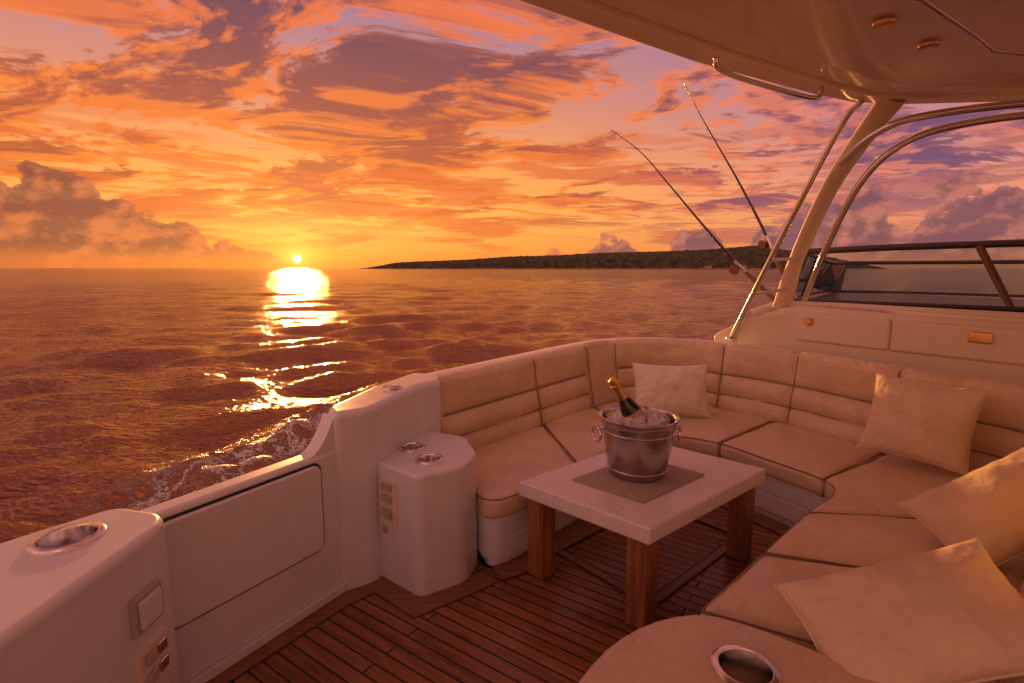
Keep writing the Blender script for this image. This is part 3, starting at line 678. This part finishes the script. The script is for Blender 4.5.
wx=(xs-WX)*UX+(ys-WY)*UY; wy=-(xs-WX)*UY+(ys-WY)*UX
ridge=np.exp(-((wy-.3*np.sin(wx*.7))/.7)**2)*np.exp(-(wx/4.)**2)
zs+=ridge*(.13+.12*np.sin(wx*4+wy*3)*np.sin(wy*5-wx*2))+.08*np.exp(-(wx/6)**2)*np.exp(-(np.abs(wy)/3.)**2)*np.sin(wy*2.6+.6*np.sin(wx))
zs+=WL
V=np.stack([xs,ys,zs],-1).reshape(-1,3)
i=np.arange(nr-1)[:,None]*na; j=np.arange(na)[None,:]; j2=(j+1)%na
Fq=np.stack([i+j,i+j2,i+na+j2,i+na+j],-1).reshape(-1,4)[:,::-1]
me=bpy.data.meshes.new('sea'); me.vertices.add(len(V)); me.vertices.foreach_set('co',V.ravel().astype(np.float32))
me.loops.add(Fq.size); me.loops.foreach_set('vertex_index',Fq.ravel().astype(np.int32)); me.polygons.add(len(Fq)); me.polygons.foreach_set('loop_start',np.arange(0,Fq.size,4,dtype=np.int32)); me.polygons.foreach_set('loop_total',np.full(len(Fq),4,dtype=np.int32))
me.update(calc_edges=True); me.validate()
me.polygons.foreach_set('use_smooth',np.ones(len(me.polygons),dtype=bool))
sea=bpy.data.objects.new('sea',me); scene.collection.objects.link(sea)
if me.polygons[len(me.polygons)//2].normal.z<0: me.flip_normals()
m,g,p=newmat('sea_water'); tc=g.n('ShaderNodeTexCoord').outputs['Object']
mp=g.n('ShaderNodeMapping'); mp.inputs['Rotation'].default_value=(0,0,math.radians(-20)); mp.inputs['Scale'].default_value=(.45,1.,1.); g.put(mp.inputs[0],tc); v=mp.outputs[0]
x,y,z=g.sep(tc)
dx_=g.m('SUBTRACT',x,WX); dy_=g.m('SUBTRACT',y,WY)
wxn=g.m('ADD',g.m('MULTIPLY',dx_,UX),g.m('MULTIPLY',dy_,UY)); wyn=g.m('ADD',g.m('MULTIPLY',dx_,-UY),g.m('MULTIPLY',dy_,UX))
reg=g.m('MULTIPLY',g.ss(g.m('ABSOLUTE',wyn),.1,1.7,1.,0.),g.ss(g.m('ABSOLUTE',wxn),1.6,4.6,1.,0.))
fn=g.noise(tc,1.9,5,.7,'2D')
ridg=g.m('SUBTRACT',1.,g.m('ABSOLUTE',g.m('MULTIPLY',g.m('SUBTRACT',fn,.5),8.)),clamp=True)
fm=g.ss(g.m('ADD',g.m('MULTIPLY',ridg,.55),g.m('MULTIPLY',reg,.48)),.62,1.0); fm=g.m('MULTIPLY',fm,g.ss(reg,0.,.25))
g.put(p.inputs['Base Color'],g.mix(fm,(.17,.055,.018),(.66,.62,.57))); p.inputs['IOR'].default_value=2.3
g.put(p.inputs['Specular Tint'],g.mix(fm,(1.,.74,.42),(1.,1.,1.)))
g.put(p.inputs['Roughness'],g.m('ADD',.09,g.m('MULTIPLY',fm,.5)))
b=g.bump(g.noise(v,.22,2,.6,'2D'),.22); b=g.bump(g.noise(v,1.9,3,.65,'2D'),.17,1.,b); b=g.bump(g.m('ADD',g.noise(v,7.,2,.6,'2D'),g.m('MULTIPLY',fm,1.5)),.045,1.,b)
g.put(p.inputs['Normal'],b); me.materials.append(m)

# ------------------------------------------------------------------ HEADLAND
sp=catmull([(-560,1820),(-250,1760),(100,1680),(450,1560),(700,1420),(960,1330)],60); sp,ss_=resample(sp,4.); n2=normals2(sp); M_=34; V=[];F=[]; Sm=float(ss_[-1])
for i_ in range(len(sp)):
    s=float(ss_[i_]); h=6+62*min(1,(s/1300)**.7)+5*mn.noise(Vector((s*.004,0,0)))+9*mn.noise(Vector((s*.0015,3,0))); h*=min(1,s/120)*min(1,((Sm-s)/330+.02))**.7
    for j_ in range(M_+1):
        f=j_/M_; o=-30+300*f+12*mn.noise(Vector((s*.01,1,2))); zz=h*math.sin(math.pi*min(1,f*.95+.03))**.55 if f<1 else 0
        if f>.06 and f<.95: zz+=min(1,s/150)*min(1,(Sm-s)/100)*(3.8*mn.noise(Vector((s*.09,o*.09,0)))+3.4*abs(mn.noise(Vector((s*.22,o*.22,5)))))
        if f<=.05: zz=.5+8*f
        V.append((sp[i_][0]+n2[i_][0]*o,sp[i_][1]+n2[i_][1]*o,WL+zz-.8*(f==0)))
for i_ in range(len(sp)-1):
    for j_ in range(M_): q=i_*(M_+1)+j_; F.append((q,q+1,q+M_+2,q+M_+1))
m,g,p=newmat('headland_scrub'); tc=g.n('ShaderNodeTexCoord').outputs['Object']; x,y,z=g.sep(tc)
c=g.mix(g.ss(g.noise(tc,.06,4,.7),.35,.65),(.032,.036,.018),(.10,.095,.040)); c=g.mix(g.ss(g.m('ADD',z,g.m('MULTIPLY',g.noise(tc,.02,2),4.)),2.4,3.2,1.,0.),c,(.34,.23,.14)); g.put(p.inputs['Base Color'],c); p.inputs['Roughness'].default_value=.95
mk('headland',V,F,m,None,True)
wall=simple('house_render',(.62,.55,.47),.8); rfm=simple('roof_tiles',(.30,.12,.07),.8)
for (hx,hy,s_) in ((560,1475,1.),(640,1435,1.2),(690,1405,.9),(760,1375,1.1)):
    h=empty('house',(hx,hy,WL+3))
    W_,D_,H_=9*s_,7*s_,5*s_
    R=Matrix.Translation((hx,hy,WL+2.))@Matrix.Rotation(-.5,4,'Z')
    mk('walls',[R@Vector(q) for q in [(-W_,-D_,0),(W_,-D_,0),(W_,D_,0),(-W_,D_,0),(-W_,-D_,H_),(W_,-D_,H_),(W_,D_,H_),(-W_,D_,H_)]],[(0,1,5,4),(1,2,6,5),(2,3,7,6),(3,0,4,7)],wall,h,False)
    mk('roof',[R@Vector(q) for q in [(-W_-1,-D_-1,H_-.2),(W_+1,-D_-1,H_-.2),(W_+1,D_+1,H_-.2),(-W_-1,D_+1,H_-.2),(-W_-1,0,H_+3.5*s_),(W_+1,0,H_+3.5*s_)]],[(0,1,5,4),(2,3,4,5),(0,4,3),(1,2,5)],rfm,h,False)
    for k in range(4): 
        xx=-W_*.75+k*W_*.5; mk('window',[R@Vector(q) for q in [(xx-.8,-D_-.05,1.6),(xx+.8,-D_-.05,1.6),(xx+.8,-D_-.05,3.6),(xx-.8,-D_-.05,3.6)]],[(0,1,2,3)],dark,h,False)

# ------------------------------------------------------------------ CAMERA
cd=bpy.data.cameras.new('camera'); cam=bpy.data.objects.new('camera',cd); scene.collection.objects.link(cam)
cam.location=(0,0,2); cam.rotation_euler=(math.radians(90-8.17),0,0); cd.lens=18; cd.sensor_width=36; cd.clip_start=.05; cd.clip_end=20000
scene.camera=cam
